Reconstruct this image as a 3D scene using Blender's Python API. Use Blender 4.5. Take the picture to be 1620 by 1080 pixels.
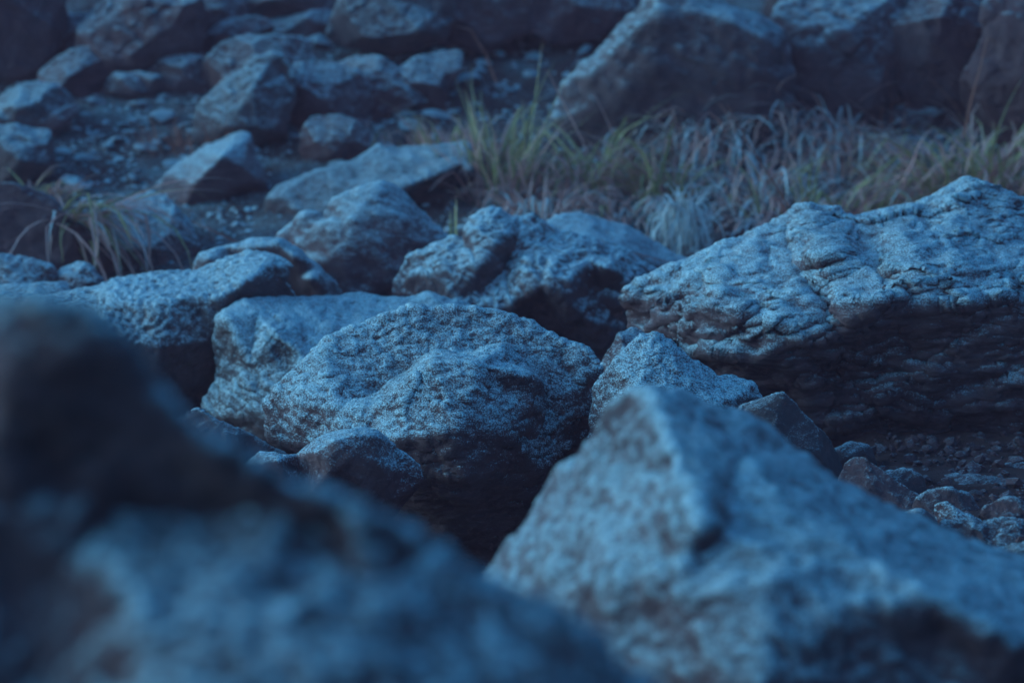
import bpy, bmesh, math, random, time
import numpy as np
from mathutils import Vector, Matrix, Euler
from mathutils.geometry import delaunay_2d_cdt

T0 = time.time()
scene = bpy.context.scene
for o in list(bpy.data.objects):
    bpy.data.objects.remove(o)
col = scene.collection
R = math.radians

# ------------------------------------------------------------------ camera
CAM = Vector((0.0, 0.0, 1.5))
PITCH = 10.0
LENS, SENSOR, PW, PH = 85.0, 36.0, 1620.0, 1080.0
cd = bpy.data.cameras.new('camera')
cam = bpy.data.objects.new('camera', cd)
col.objects.link(cam)
cam.location = CAM
cam.rotation_euler = (R(90 - PITCH), 0, 0)
cd.lens = LENS
cd.sensor_width = SENSOR
cd.clip_start = 0.05
cd.clip_end = 400
cd.dof.use_dof = True
cd.dof.focus_distance = 6.35
cd.dof.aperture_fstop = 2.2
cd.dof.aperture_blades = 9
scene.camera = cam

# ------------------------------------------------------------------ sky, soft light of the bright side of the dusk sky, exposure
SUN_AZ, SUN_EL = -92.0, 16.0      # azimuth from +Y towards +X (negative = left), elevation
world = bpy.data.worlds.new('World')
scene.world = world
world.use_nodes = True
wn = world.node_tree
wn.nodes.clear()
wo = wn.nodes.new('ShaderNodeOutputWorld')
wb = wn.nodes.new('ShaderNodeBackground')
sk = wn.nodes.new('ShaderNodeTexSky')
sk.sky_type = 'NISHITA'
sk.sun_disc = False
sk.sun_elevation = R(SUN_EL)
sk.sun_rotation = R(SUN_AZ)
sk.air_density = 1.0
sk.dust_density = 4.0
sk.ozone_density = 4.0
wb.inputs['Strength'].default_value = 0.10
wn.links.new(sk.outputs[0], wb.inputs['Color'])
wn.links.new(wb.outputs[0], wo.inputs['Surface'])

sd = bpy.data.lights.new('sun', 'SUN')
sun = bpy.data.objects.new('sun', sd)
col.objects.link(sun)
sd.energy = 0.6
sd.angle = R(60)
sd.color = (0.20, 0.70, 1.0)
_s = Vector((math.sin(R(SUN_AZ)) * math.cos(R(SUN_EL)), math.cos(R(SUN_AZ)) * math.cos(R(SUN_EL)), math.sin(R(SUN_EL))))
sun.rotation_euler = _s.to_track_quat('Z', 'Y').to_euler()
sun.location = (-6, 3, 9)

vs = scene.view_settings
vs.view_transform = 'Standard'
vs.look = 'None'
vs.gamma = 1.0
vs.exposure = 0.8
vs.use_curve_mapping = False
vs.use_white_balance = True          # the camera was set for lamp light, so the dusk comes out blue
vs.white_balance_temperature = 3900
vs.white_balance_tint = -24
scene.cycles.max_bounces = 5
scene.cycles.diffuse_bounces = 4
scene.cycles.use_denoising = True

# ------------------------------------------------------------------ numbers
FPX = PW * LENS / SENSOR
CP, SP = math.cos(R(PITCH)), math.sin(R(PITCH))
def at(px, py, y):
    """the point a picture position shows at the world distance y"""
    u, v = (px - PW / 2) / FPX, (PH / 2 - py) / FPX
    d = Vector((u, CP + v * SP, -SP + v * CP))
    return CAM + d * (y / d.y)
def pxm(y):
    return y / FPX

GP = [(-12, 1.4), (-3, .75), (0, .5), (2, .2), (3.5, -.1), (5.2, -.42), (7, -.35), (8.2, -.1), (8.8, .12), (10, .36),
      (10.7, .565), (11.5, .80), (12.4, 1.07), (14, 1.7), (20, 4.6), (60, 22)]
GY, GZ = np.array([a for a, b in GP], float), np.array([b for a, b in GP], float)

def _hash(ix, iy, iz, k=0):
    h = (ix.astype(np.uint32) * np.uint32(374761393) + iy.astype(np.uint32) * np.uint32(668265263)
         + iz.astype(np.uint32) * np.uint32(2147483647 - 1013904223) + np.uint32(k * 974711 + 12345))
    h = (h ^ (h >> np.uint32(13))) * np.uint32(1274126177)
    h = (h ^ (h >> np.uint32(16))) * np.uint32(2246822519)
    return h ^ (h >> np.uint32(15))
_G = np.random.RandomState(3).normal(size=(256, 3))
_G /= np.linalg.norm(_G, axis=1)[:, None]
_G = _G.astype(np.float32)
def _chunked(f):
    def g(p):
        if len(p) <= 12000:
            return f(p)
        return np.concatenate([f(p[k:k + 12000]) for k in range(0, len(p), 12000)])
    return g
@_chunked
def perlin(p):
    i = np.floor(p).astype(np.int64)
    f = (p - i).astype(np.float32)
    w = f * f * f * (f * (f * 6 - 15) + 10)
    out = 0
    for dx in (0, 1):
        wx = w[:, 0] if dx else 1 - w[:, 0]
        for dy in (0, 1):
            wy = w[:, 1] if dy else 1 - w[:, 1]
            for dz in (0, 1):
                wz = w[:, 2] if dz else 1 - w[:, 2]
                g = _G[_hash(i[:, 0] + dx, i[:, 1] + dy, i[:, 2] + dz) & np.uint32(255)]
                d = g[:, 0] * (f[:, 0] - dx) + g[:, 1] * (f[:, 1] - dy) + g[:, 2] * (f[:, 2] - dz)
                out = out + wx * wy * wz * d
    return out * 1.5
def fbm(p, n=4, gain=.5):
    a, s, out = 1.0, 0.0, 0
    for k in range(n):
        out = out + a * perlin(p * (2.03 ** k) + 17.3 * k)
        s += a
        a *= gain
    return out / s
def ridged(p, n=3, gain=.5):
    a, s, out = 1.0, 0.0, 0
    for k in range(n):
        out = out + a * (1 - 2 * np.abs(perlin(p * (2.1 ** k) + 9.1 * k)))
        s += a
        a *= gain
    return out / s
@_chunked
def chips(p):
    """broken flat chips: each cell of a jittered grid carries its own tilted plane"""
    i = np.floor(p).astype(np.int64)
    best = np.full(len(p), 9.0, np.float32)
    val = np.zeros(len(p), np.float32)
    for dx in (-1, 0, 1):
        for dy in (-1, 0, 1):
            for dz in (-1, 0, 1):
                c = [i[:, 0] + dx, i[:, 1] + dy, i[:, 2] + dz]
                h = _hash(*c)
                j = np.stack([(h & np.uint32(1023)), ((h >> np.uint32(10)) & np.uint32(1023)), ((h >> np.uint32(20)) & np.uint32(1023))], 1) / 1023.0
                q = p - (np.stack(c, 1) + j)
                d = (q * q).sum(1)
                g = _G[_hash(*c, k=5) & np.uint32(255)]
                hv = (q * g).sum(1) + ((h >> np.uint32(7)) & np.uint32(255)).astype(np.float32) / 255 * .35
                m = d < best
                best[m] = d[m]
                val[m] = hv[m]
    return val

def ground_z(x, y):
    x, y = np.asarray(x, float), np.asarray(y, float)
    z = np.interp(y, GY, GZ)
    t = np.clip((x - .62) / .45, 0, 1)
    t = t * t * (3 - 2 * t)
    b = np.clip((y - 4.4) / .8, 0, 1) * np.clip((8.0 - y) / 1.0, 0, 1)
    b = b * b * (3 - 2 * b)
    tgt = .035 - .03 * (y - 5.4)
    z = z + t * b * np.maximum(tgt - z, 0)
    return z
def ground_y(py, px=810.0):
    """distance at which the sight line of a picture row meets the slope"""
    lo, hi = 7.4, 16.0
    for _ in range(40):
        m = (lo + hi) / 2
        p = at(px, py, m)
        if p.z > float(ground_z(p.x, m)):
            lo = m
        else:
            hi = m
    return lo

# ------------------------------------------------------------------ materials
class NT:
    def __init__(self, name):
        self.m = bpy.data.materials.new(name)
        self.m.use_nodes = True
        self.t = self.m.node_tree
        self.t.nodes.clear()
        self.out = self.n('ShaderNodeOutputMaterial')
        self.b = self.n('ShaderNodeBsdfPrincipled')
        self.l(self.b.outputs[0], self.out.inputs['Surface'])
    def n(self, kind, **kw):
        x = self.t.nodes.new(kind)
        for k, v in kw.items():
            setattr(x, k, v)
        return x
    def l(self, a, b):
        self.t.links.new(a, b)
    def setin(self, sock, v):
        if hasattr(v, 'is_output') or isinstance(v, bpy.types.NodeSocket):
            self.l(v, sock)
        else:
            sock.default_value = v
    def math(self, op, a, b=0.0, c=None, clamp=False):
        x = self.n('ShaderNodeMath', operation=op, use_clamp=clamp)
        self.setin(x.inputs[0], a)
        self.setin(x.inputs[1], b)
        if c is not None:
            self.setin(x.inputs[2], c)
        return x.outputs[0]
    def noise(self, vec, scale, detail=4, rough=.55, dist=0.0):
        x = self.n('ShaderNodeTexNoise')
        self.l(vec, x.inputs['Vector'])
        x.inputs['Scale'].default_value = scale
        x.inputs['Detail'].default_value = detail
        x.inputs['Roughness'].default_value = rough
        x.inputs['Distortion'].default_value = dist
        return x.outputs['Fac']
    def mix(self, f, a, b):
        x = self.n('ShaderNodeMix', data_type='RGBA')
        self.setin(x.inputs['Factor'], f)
        self.setin(x.inputs['A'], a)
        self.setin(x.inputs['B'], b)
        return x.outputs['Result']
    def ramp(self, v, lo, hi):
        x = self.n('ShaderNodeMapRange', interpolation_type='SMOOTHSTEP')
        self.setin(x.inputs['Value'], v)
        x.inputs['From Min'].default_value = lo
        x.inputs['From Max'].default_value = hi
        return x.outputs['Result']
    def coords(self, stretch=(1, 1, 1), rot=(0, 0, 0)):
        tc = self.n('ShaderNodeTexCoord')
        oi = self.n('ShaderNodeObjectInfo')
        off = self.n('ShaderNodeVectorMath', operation='SCALE')
        off.inputs[0].default_value = (37.0, 19.0, 53.0)
        self.l(oi.outputs['Random'], off.inputs['Scale'])
        ad = self.n('ShaderNodeVectorMath', operation='ADD')
        self.l(tc.outputs['Object'], ad.inputs[0])
        self.l(off.outputs[0], ad.inputs[1])
        mp = self.n('ShaderNodeMapping')
        mp.inputs['Scale'].default_value = stretch
        mp.inputs['Rotation'].default_value = rot
        self.l(ad.outputs[0], mp.inputs['Vector'])
        return ad.outputs[0], mp.outputs[0], oi.outputs['Random']

def rock_material(name, dark, light, stretch=(1, 1, 1), rot=(0, 0, 0), frost=0.0, bump=1.0, grain=1.0, contrast=1.0, shelter=.2):
    t = NT(name)
    v, vs_, rnd = t.coords(stretch, rot)
    n1 = t.noise(vs_, 9, 5, .6, .4)
    n2 = t.noise(vs_, 55 * grain, 5, .65)
    n3 = t.noise(v, 240 * grain, 3, .6)
    n4 = t.noise(v, 2.6, 3, .5)
    c = t.mix(t.ramp(n1, .36, .66), dark + (1,), light + (1,))
    c = t.mix(t.math('MULTIPLY', t.ramp(n2, .48, .72), .5), c, (light[0] * 1.5, light[1] * 1.5, light[2] * 1.5, 1))
    c = t.mix(t.math('MULTIPLY', t.ramp(n4, .45, .7), .45), c, (dark[0] * 1.2, dark[1] * .85, dark[2] * .85, 1))
    c = t.mix(t.math('MULTIPLY', t.ramp(rnd, .35, 1.0), .55), c, (.66 * light[0], .60 * light[0], .64 * light[0], 1))
    # relief
    h = t.math('MULTIPLY_ADD', n2, 1.0, t.math('MULTIPLY', n3, .55))
    bp = t.n('ShaderNodeBump')
    bp.inputs['Strength'].default_value = .85 * bump
    bp.inputs['Distance'].default_value = .010 / grain
    t.l(h, bp.inputs['Height'])
    # hoar frost: settles on what faces the open sky, clumped by the grain of the stone
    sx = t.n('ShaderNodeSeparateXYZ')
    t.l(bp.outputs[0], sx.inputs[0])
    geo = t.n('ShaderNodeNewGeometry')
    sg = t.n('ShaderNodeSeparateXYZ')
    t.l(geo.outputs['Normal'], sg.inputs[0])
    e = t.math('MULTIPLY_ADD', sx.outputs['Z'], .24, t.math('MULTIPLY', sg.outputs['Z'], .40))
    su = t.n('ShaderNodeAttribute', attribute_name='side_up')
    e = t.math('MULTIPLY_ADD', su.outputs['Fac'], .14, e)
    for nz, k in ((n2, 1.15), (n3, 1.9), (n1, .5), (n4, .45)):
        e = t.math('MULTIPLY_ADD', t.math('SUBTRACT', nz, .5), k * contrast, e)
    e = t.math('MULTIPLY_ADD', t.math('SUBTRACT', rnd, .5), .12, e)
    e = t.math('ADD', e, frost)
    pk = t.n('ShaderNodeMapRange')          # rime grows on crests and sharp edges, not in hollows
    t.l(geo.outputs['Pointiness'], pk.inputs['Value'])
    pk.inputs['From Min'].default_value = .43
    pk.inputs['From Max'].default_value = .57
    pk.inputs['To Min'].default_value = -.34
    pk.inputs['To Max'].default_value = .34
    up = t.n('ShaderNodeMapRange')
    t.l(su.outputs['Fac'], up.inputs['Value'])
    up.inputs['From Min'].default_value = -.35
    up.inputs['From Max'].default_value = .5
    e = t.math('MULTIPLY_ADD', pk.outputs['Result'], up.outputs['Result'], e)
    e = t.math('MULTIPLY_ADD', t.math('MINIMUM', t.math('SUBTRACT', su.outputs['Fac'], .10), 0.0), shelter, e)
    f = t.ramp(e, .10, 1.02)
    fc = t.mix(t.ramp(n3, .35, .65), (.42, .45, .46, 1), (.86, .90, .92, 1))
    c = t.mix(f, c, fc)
    t.l(c, t.b.inputs['Base Color'])
    t.l(bp.outputs[0], t.b.inputs['Normal'])
    t.b.inputs['Roughness'].default_value = .85
    t.b.inputs['Specular IOR Level'].default_value = .25
    return t.m

ROCK = rock_material('frosted_rock', (0.075, 0.039, 0.041), (0.144, 0.088, 0.092), contrast=.9)
ROCK_CENTRE = rock_material('frosted_coarse_rock', (0.068, 0.034, 0.037), (0.136, 0.083, 0.086), (.55, .75, 1.35), (0, R(-14), 0), .10, 1.25, 1.0)
ROCK_STRATA = rock_material('frosted_layered_rock', (0.066, 0.036, 0.039), (0.185, 0.118, 0.122), (.42, .5, 1.5), (0, R(4), 0), .06, 1.3, 1.0, .9, .2)
ROCK_SMOOTH = rock_material('smooth_frosted_rock', (0.075, 0.043, 0.046), (0.136, 0.088, 0.093), (.5, .8, 1.2), (0, R(18), 0), -.03, .8, 1.0, .5)
ROCK_BARE = rock_material('bare_dark_rock', (0.072, 0.041, 0.045), (0.111, 0.069, 0.074), (1, 1, 1), (0, 0, 0), -.36, .9, 1.0, .4)
ROCK_NEAR = rock_material('broad_frosted_rock', (0.075, 0.043, 0.046), (0.144, 0.092, 0.098), (.6, .8, 1.1), (0, R(10), 0), -.07, 1.0, .9, .36)
ROCK_LEDGE = rock_material('patchy_frosted_rock', (0.072, 0.040, 0.043), (0.122, 0.076, 0.080), (.8, .8, .8), (0, 0, 0), -.20, .9, .35, .5)
ROCK_FAR = rock_material('weathered_hillside_rock', (0.075, 0.041, 0.043), (0.144, 0.089, 0.094), (.6, .8, 1.3), (0, R(8), 0), -.13, 1.1, .8, .5)
PEBBLE = rock_material('frosted_pebbles', (0.079, 0.046, 0.048), (0.151, 0.096, 0.102), (1, 1, 1), (0, 0, 0), .22, .8, 1.0, .8)

def ground_material():
    t = NT('frosty_soil')
    tc = t.n('ShaderNodeTexCoord')
    v = tc.outputs['Object']
    n1 = t.noise(v, 5, 5, .6)
    n2 = t.noise(v, 70, 5, .7)
    n3 = t.noise(v, 1.3, 3, .5)
    c = t.mix(t.ramp(n1, .35, .65), (.066, .038, .036, 1), (.120, .078, .072, 1))
    f = t.ramp(t.math('MULTIPLY_ADD', n1, .5, t.math('MULTIPLY', n2, .8)), .52, .85)
    sy = t.n('ShaderNodeSeparateXYZ')
    t.l(v, sy.inputs[0])
    op = t.math('MULTIPLY', t.ramp(n3, .30, .60), t.ramp(sy.outputs['Y'], 7.0, 9.0))     # the open hillside is frosted, the sheltered gully is not
    c = t.mix(t.math('MULTIPLY', f, op), c, (.34, .37, .38, 1))
    t.l(c, t.b.inputs['Base Color'])
    bp = t.n('ShaderNodeBump')
    bp.inputs['Strength'].default_value = .9
    bp.inputs['Distance'].default_value = .02
    t.l(t.math('ADD', n1, n2), bp.inputs['Height'])
    t.l(bp.outputs[0], t.b.inputs['Normal'])
    t.b.inputs['Roughness'].default_value = .95
    t.b.inputs['Specular IOR Level'].default_value = .1
    return t.m
SOIL = ground_material()

def blade_material(name, a, b, tip, frost):
    t = NT(name)
    g = t.n('ShaderNodeNewGeometry')
    tc = t.n('ShaderNodeTexCoord')
    n = t.noise(tc.outputs['Object'], 60, 3, .6)
    uv = t.n('ShaderNodeUVMap')
    s = t.n('ShaderNodeSeparateXYZ')
    t.l(uv.outputs[0], s.inputs[0])
    c = t.mix(g.outputs['Random Per Island'], a + (1,), b + (1,))
    c = t.mix(t.ramp(s.outputs['Y'], .62, 1.0), c, tip + (1,))
    c = t.mix(t.math('MULTIPLY', t.ramp(n, .42, .62), frost), c, (.74, .80, .82, 1))
    t.l(c, t.b.inputs['Base Color'])
    t.b.inputs['Roughness'].default_value = .7
    t.b.inputs['Specular IOR Level'].default_value = .25
    tr = t.n('ShaderNodeBsdfTranslucent')
    t.l(c, tr.inputs['Color'])
    mx = t.n('ShaderNodeMixShader')
    mx.inputs[0].default_value = .25
    t.l(t.b.outputs[0], mx.inputs[1])
    t.l(tr.outputs[0], mx.inputs[2])
    t.l(mx.outputs[0], t.out.inputs['Surface'])
    return t.m
GREEN = blade_material('green_grass', (.27, .25, .085), (.50, .40, .16), (.54, .40, .21), .16)
DRY = blade_material('dry_grass', (.46, .23, .19), (.64, .42, .35), (.64, .46, .40), .14)
FROSTED = blade_material('frosted_dead_grass', (.52, .46, .44), (.72, .68, .66), (.78, .76, .74), .6)
RUST = blade_material('rusty_grass', (.26, .10, .07), (.36, .17, .11), (.30, .15, .11), .06)

# ------------------------------------------------------------------ helpers
def tag(o, label=None, cat=None, group=None, kind=None):
    for k, v in (('label', label), ('category', cat), ('group', group), ('kind', kind)):
        if v:
            o[k] = v
    return o

def inside(poly, x, y):
    c = False
    j = len(poly) - 1
    for i in range(len(poly)):
        xi, yi, xj, yj = poly[i][0], poly[i][1], poly[j][0], poly[j][1]
        if (yi > y) != (yj > y) and x < (xj - xi) * (y - yi) / (yj - yi) + xi:
            c = not c
        j = i
    return c
def edge_dist(poly, x, y):
    b = 1e9
    for i in range(len(poly)):
        ax, ay, bx, by = poly[i - 1][0], poly[i - 1][1], poly[i][0], poly[i][1]
        dx, dy = bx - ax, by - ay
        t = max(0, min(1, ((x - ax) * dx + (y - ay) * dy) / (dx * dx + dy * dy + 1e-9)))
        b = min(b, math.hypot(x - ax - dx * t, y - ay - dy * t))
    return b

TRI = [0]
def rock(name, label, D, outline, ridge=None, thick=None, bulge=None, lean=0.0, seed=1, vox=None, sub=0, smooth=2, mat=None,
         big=1.0, mid=1.0, chip=1.0, strata=0.0, bed=(0, 0, 1), fine=1.0, knob=0.0, n_in=7, cuts=8, cat='rock', group=None, back=.62):
    """a solid stone: its outline and the corners of its facets, each at its own distance, closed behind, then weathered"""
    rng = random.Random(seed * 7919 + 13)
    s = pxm(D)
    xs, ys = [p[0] for p in outline], [p[1] for p in outline]
    w, h = max(xs) - min(xs), max(ys) - min(ys)
    area = abs(sum(outline[i - 1][0] * outline[i][1] - outline[i][0] * outline[i - 1][1] for i in range(len(outline)))) / 2
    S = math.sqrt(area) * s
    if thick is None:
        thick = .55 * S
    if bulge is None:
        bulge = .30 * S
    yb = max(ys)
    ol = []
    for i in range(len(outline)):                       # denser outline, slightly broken
        a, b = outline[i], outline[(i + 1) % len(outline)]
        da, db = (a[2] if len(a) > 2 else 0.0), (b[2] if len(b) > 2 else 0.0)
        L = math.hypot(b[0] - a[0], b[1] - a[1])
        n = max(1, int(L / max(26, .11 * w)))
        for k in range(n):
            f = k / n
            j = 0 if k == 0 else L / n * .07
            ol.append((a[0] + (b[0] - a[0]) * f + rng.uniform(-j, j), a[1] + (b[1] - a[1]) * f + rng.uniform(-j, j), da + (db - da) * f))
    lean_at = lambda y: lean * (yb - y) / max(h, 1)
    pts_in = []
    if ridge:
        pts_in = [(p[0], p[1], p[2]) for p in ridge]
    if ridge is None or n_in < 0:
        cand = []
        for _ in range(600):
            x, y = rng.uniform(min(xs), max(xs)), rng.uniform(min(ys), max(ys))
            if inside(outline, x, y):
                cand.append((x, y, edge_dist(ol, x, y)))
        dm = max(c[2] for c in cand)
        for x, y, d in cand:
            if d < .16 * dm or len(pts_in) >= abs(n_in):
                continue
            if all(math.hypot(x - q[0], y - q[1]) > .30 * math.sqrt(area / max(1, abs(n_in)) * 2.2) for q in pts_in):
                f = math.sqrt(max(0, 1 - (1 - d / dm) ** 2))
                pts_in.append((x, y, -bulge * f * rng.uniform(.75, 1.25)))
    cx, cy = sum(p[0] for p in ol) / len(ol), sum(p[1] for p in ol) / len(ol)
    pts_bk = [(cx + (p[0] - cx) * back, cy + (p[1] - cy) * back, thick * rng.uniform(.85, 1.1)) for p in ol[::2]]
    pts_bk.append((cx, cy, thick * 1.15))
    verts, faces = [], []
    def sheet(inner, flip):
        P = [Vector((p[0], p[1])) for p in ol] + [Vector((p[0], p[1])) for p in inner if inside([(q[0], q[1]) for q in ol], p[0], p[1])]
        src = ol + [p for p in inner if inside([(q[0], q[1]) for q in ol], p[0], p[1])]
        n = len(ol)
        r = delaunay_2d_cdt(P, [(i, (i + 1) % n) for i in range(n)], [], 1, 1e-4)
        idx = []
        for vi, orig in zip(r[0], r[3]):
            if orig and orig[0] < n:
                idx.append(orig[0])
            else:
                dd = src[orig[0]][2] if orig else 0.0
                verts.append(at(vi[0], vi[1], D + dd + lean_at(vi[1])))
                idx.append(len(verts) - 1)
        for f in r[2]:
            q = [idx[i] for i in f]
            faces.append(q[::-1] if flip else q)
    for p in ol:
        verts.append(at(p[0], p[1], D + p[2] + lean_at(p[1])))
    sheet(pts_in, False)
    sheet(pts_bk, True)
    me = bpy.data.meshes.new('raw')
    me.from_pydata([tuple(v) for v in verts], [], faces)
    bm = bmesh.new()
    bm.from_mesh(me)
    bmesh.ops.recalc_face_normals(bm, faces=bm.faces)
    bm.to_mesh(me)
    bm.free()
    if vox is None:
        vox = max(S / 60, s * 2.6)
    if sub:
        vox, sub, smooth = vox * .56, 0, smooth + 3
    tmp = bpy.data.objects.new('raw', me)
    col.objects.link(tmp)
    m = tmp.modifiers.new('r', 'REMESH')
    m.mode = 'VOXEL'
    m.voxel_size = vox
    if smooth:
        m = tmp.modifiers.new('s', 'SMOOTH')
        m.factor = .5
        m.iterations = smooth
    if sub:
        m = tmp.modifiers.new('u', 'SUBSURF')
        m.levels = m.render_levels = sub
    dg = bpy.context.evaluated_depsgraph_get()
    out = bpy.data.meshes.new_from_object(tmp.evaluated_get(dg))
    bpy.data.objects.remove(tmp)
    bpy.data.meshes.remove(me)
    N = len(out.vertices)
    co = np.empty(N * 3, np.float32)
    out.vertices.foreach_get('co', co)
    co = co.reshape(-1, 3).astype(np.float64)
    no = np.empty(N * 3, np.float32)
    def normals():
        out.vertices.foreach_set('co', co.astype(np.float32).ravel())
        out.update()
        out.vertices.foreach_get('normal', no)
        return no.reshape(-1, 3).astype(np.float64).copy()
    rs = np.random.RandomState(seed + 500)
    for k in range(cuts):                               # flat fracture faces
        n = rs.normal(size=3) * np.array([.75, .3, .75]) + np.array([0, -1.0, .1])
        n /= np.linalg.norm(n)
        t = co @ n
        lim = np.quantile(t, rs.uniform(.86, .97)) + .006 * S * fbm(co * 5.0 / S + k * 7, 3)
        co -= np.outer(np.maximum(t - lim, 0), n)
    nn = normals()
    sky = nn[:, 2].astype(np.float32).copy()            # which way that side of the stone faces, before weathering
    q = co + np.array([seed * 3.71, seed * 1.93, seed * 5.17])
    wq = q + .10 * S * np.stack([fbm(q * 2.6 / S + 5, 3), fbm(q * 2.6 / S + 31, 3), fbm(q * 2.6 / S + 77, 3)], 1)
    d = big * .045 * S * fbm(q * 1.9 / S, 4)
    if chip:
        d = d + chip * .020 * S * chips(wq * 4.2 / S)
    co += nn * d[:, None]
    if strata:
        nn = normals()
        b = np.array(bed, float)
        b /= np.linalg.norm(b)
        along = (wq * b).sum(1)[:, None] * b
        qs = (wq - along) * .22 + along
        side = np.clip(1.15 - np.abs((nn * b).sum(1)), .25, 1)
        d = strata * side * (.018 * S * ridged(qs * 7.0 / S, 3, .55) + .013 * S * ridged(qs * 19.0 / S + 40, 2) + .0055 * S * ridged(qs * 52.0 / S + 11, 2))
        co += nn * d[:, None]
        nn = normals()
        d = 0
        for fq, am in ((13.0, .030), (37.0, .017)):     # broken plates: every layer stands out by its own uneven amount
            tt = (wq * b).sum(1) * fq / S + .55 * fbm(q * 3.1 / S + fq, 3)
            Lk = np.floor(tt)
            lat = np.stack([q[:, 0] * 5.0 / S + Lk * 31.7, q[:, 1] * 5.0 / S + Lk * 11.3, Lk * 7.77 + q[:, 2] * 1.5 / S], 1)
            d = d + am * S * (perlin(lat) + .5 * perlin(lat * 2.7 + 5))
        side = np.clip(1.1 - np.abs((nn * b).sum(1)), .22, 1)
        co += nn * (strata * side * d)[:, None]
    nn = normals()
    d = mid * (.012 * S * ridged(wq * 6.5 / S, 3) + .006 * S * fbm(wq * 17.0 / S, 3))
    if chip >= .3:
        d = d + chip * .006 * S * chips(wq * 13.0 / S + 50)
    co += nn * d[:, None]
    if knob:
        nn = normals()
        d = knob * (1 - np.abs(perlin(q / .030)) * 2.0) * .007 + knob * .004 * fbm(q / .014, 2)
        co += nn * d[:, None]
    if fine:
        nn = normals()
        f0 = max(vox / (2 ** sub) * 5.0, .006)
        d = fine * (f0 * .22 * fbm(q / (f0 * 1.9), 3, .6) + f0 * .16 * ridged(q / (f0 * 3.5) + 70, 2))
        co += nn * d[:, None]
    base = np.array([co[:, 0].mean(), co[:, 1].mean(), co[:, 2].min()])
    co -= base
    out.vertices.foreach_set('co', co.astype(np.float32).ravel())
    out.polygons.foreach_set('use_smooth', np.ones(len(out.polygons), bool))
    out.update()
    out.name = name
    at_ = out.attributes.new('side_up', 'FLOAT', 'POINT')
    at_.data.foreach_set('value', sky)
    out.materials.clear()
    out.materials.append(mat or ROCK)
    TRI[0] += len(out.polygons) * 2
    o = bpy.data.objects.new(name, out)
    o.location = base
    col.objects.link(o)
    return tag(o, label, cat, group)

# ------------------------------------------------------------------ the ground
def build_ground():
    ys = np.concatenate([np.linspace(-8, 4, 24), np.linspace(4.1, 8, 200), np.linspace(8.03, 14, 240), np.linspace(14.2, 34, 40)])
    xs = np.concatenate([np.linspace(-18, -3.2, 40), np.linspace(-3.15, 3.15, 240), np.linspace(3.2, 18, 40)])
    X, Y = np.meshgrid(xs, ys)
    Z = ground_z(X, Y)
    p = np.stack([X.ravel(), Y.ravel(), 0 * X.ravel()], 1)
    amp = np.clip((np.abs(p[:, 0]) - 1) / 6, .15, 1)
    Z = Z.ravel() + .10 * amp * fbm(p * .9, 4) + .030 * fbm(p * 5.0, 4) + .014 * ridged(p * 15, 3)
    V = np.stack([p[:, 0], p[:, 1], Z], 1)
    nx, ny = len(xs), len(ys)
    i = (np.arange(ny - 1)[:, None] * nx + np.arange(nx - 1)[None, :]).ravel()
    F = np.stack([i, i + 1, i + nx + 1, i + nx], 1)
    me = bpy.data.meshes.new('ground')
    me.from_pydata(V.tolist(), [], F.tolist())
    me.polygons.foreach_set('use_smooth', np.ones(len(me.polygons), bool))
    me.materials.append(SOIL)
    o = bpy.data.objects.new('ground', me)
    col.objects.link(o)
    tag(o, 'frosty brown soil of the boulder slope', kind='structure')
    return o
ground = build_ground()

# ------------------------------------------------------------------ the boulders in and around the focus
rock('boulder', 'rounded coarse frosted boulder in sharp focus at the middle of the picture', 6.6,
     [(427, 640), (440, 610), (480, 575), (520, 536, .04), (580, 511, .08), (650, 491, .1), (720, 486, .1), (790, 495, .1), (850, 515, .08),
      (880, 537, .05), (930, 556, .02), (955, 582), (950, 625), (938, 690), (900, 770), (850, 850), (790, 900), (700, 900), (630, 840),
      (560, 790), (480, 740), (440, 712), (425, 690)],
     [(520, 585, -.07), (480, 640, -.14), (600, 555, .0), (560, 600, -.08), (540, 650, -.20), (600, 622, -.10), (600, 644, -.25), (648, 592, -.05), (650, 606, -.26), (690, 560, -.02), (690, 574, -.25),
      (730, 520, .06), (760, 558, .0), (760, 575, -.25), (800, 545, .02), (828, 578, .0), (832, 594, -.22), (852, 604, -.04), (862, 640, -.06), (830, 640, -.22), (880, 670, -.07), (905, 610, -.02), (470, 700, -.14), (560, 712, -.29), (640, 690, -.36),
      (720, 680, -.38), (790, 680, -.31), (842, 690, -.16), (850, 740, -.18), (640, 760, -.32), (740, 750, -.35), (820, 770, -.20), (700, 820, -.20), (760, 840, -.12), (910, 700, -.03)],
     thick=.34, cuts=0, seed=4, vox=.0095, sub=1, smooth=1, mat=ROCK_CENTRE, big=.30, mid=1.1, chip=.30, strata=.45, bed=(.22, -.2, 1), fine=1.3, knob=.35)

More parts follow.
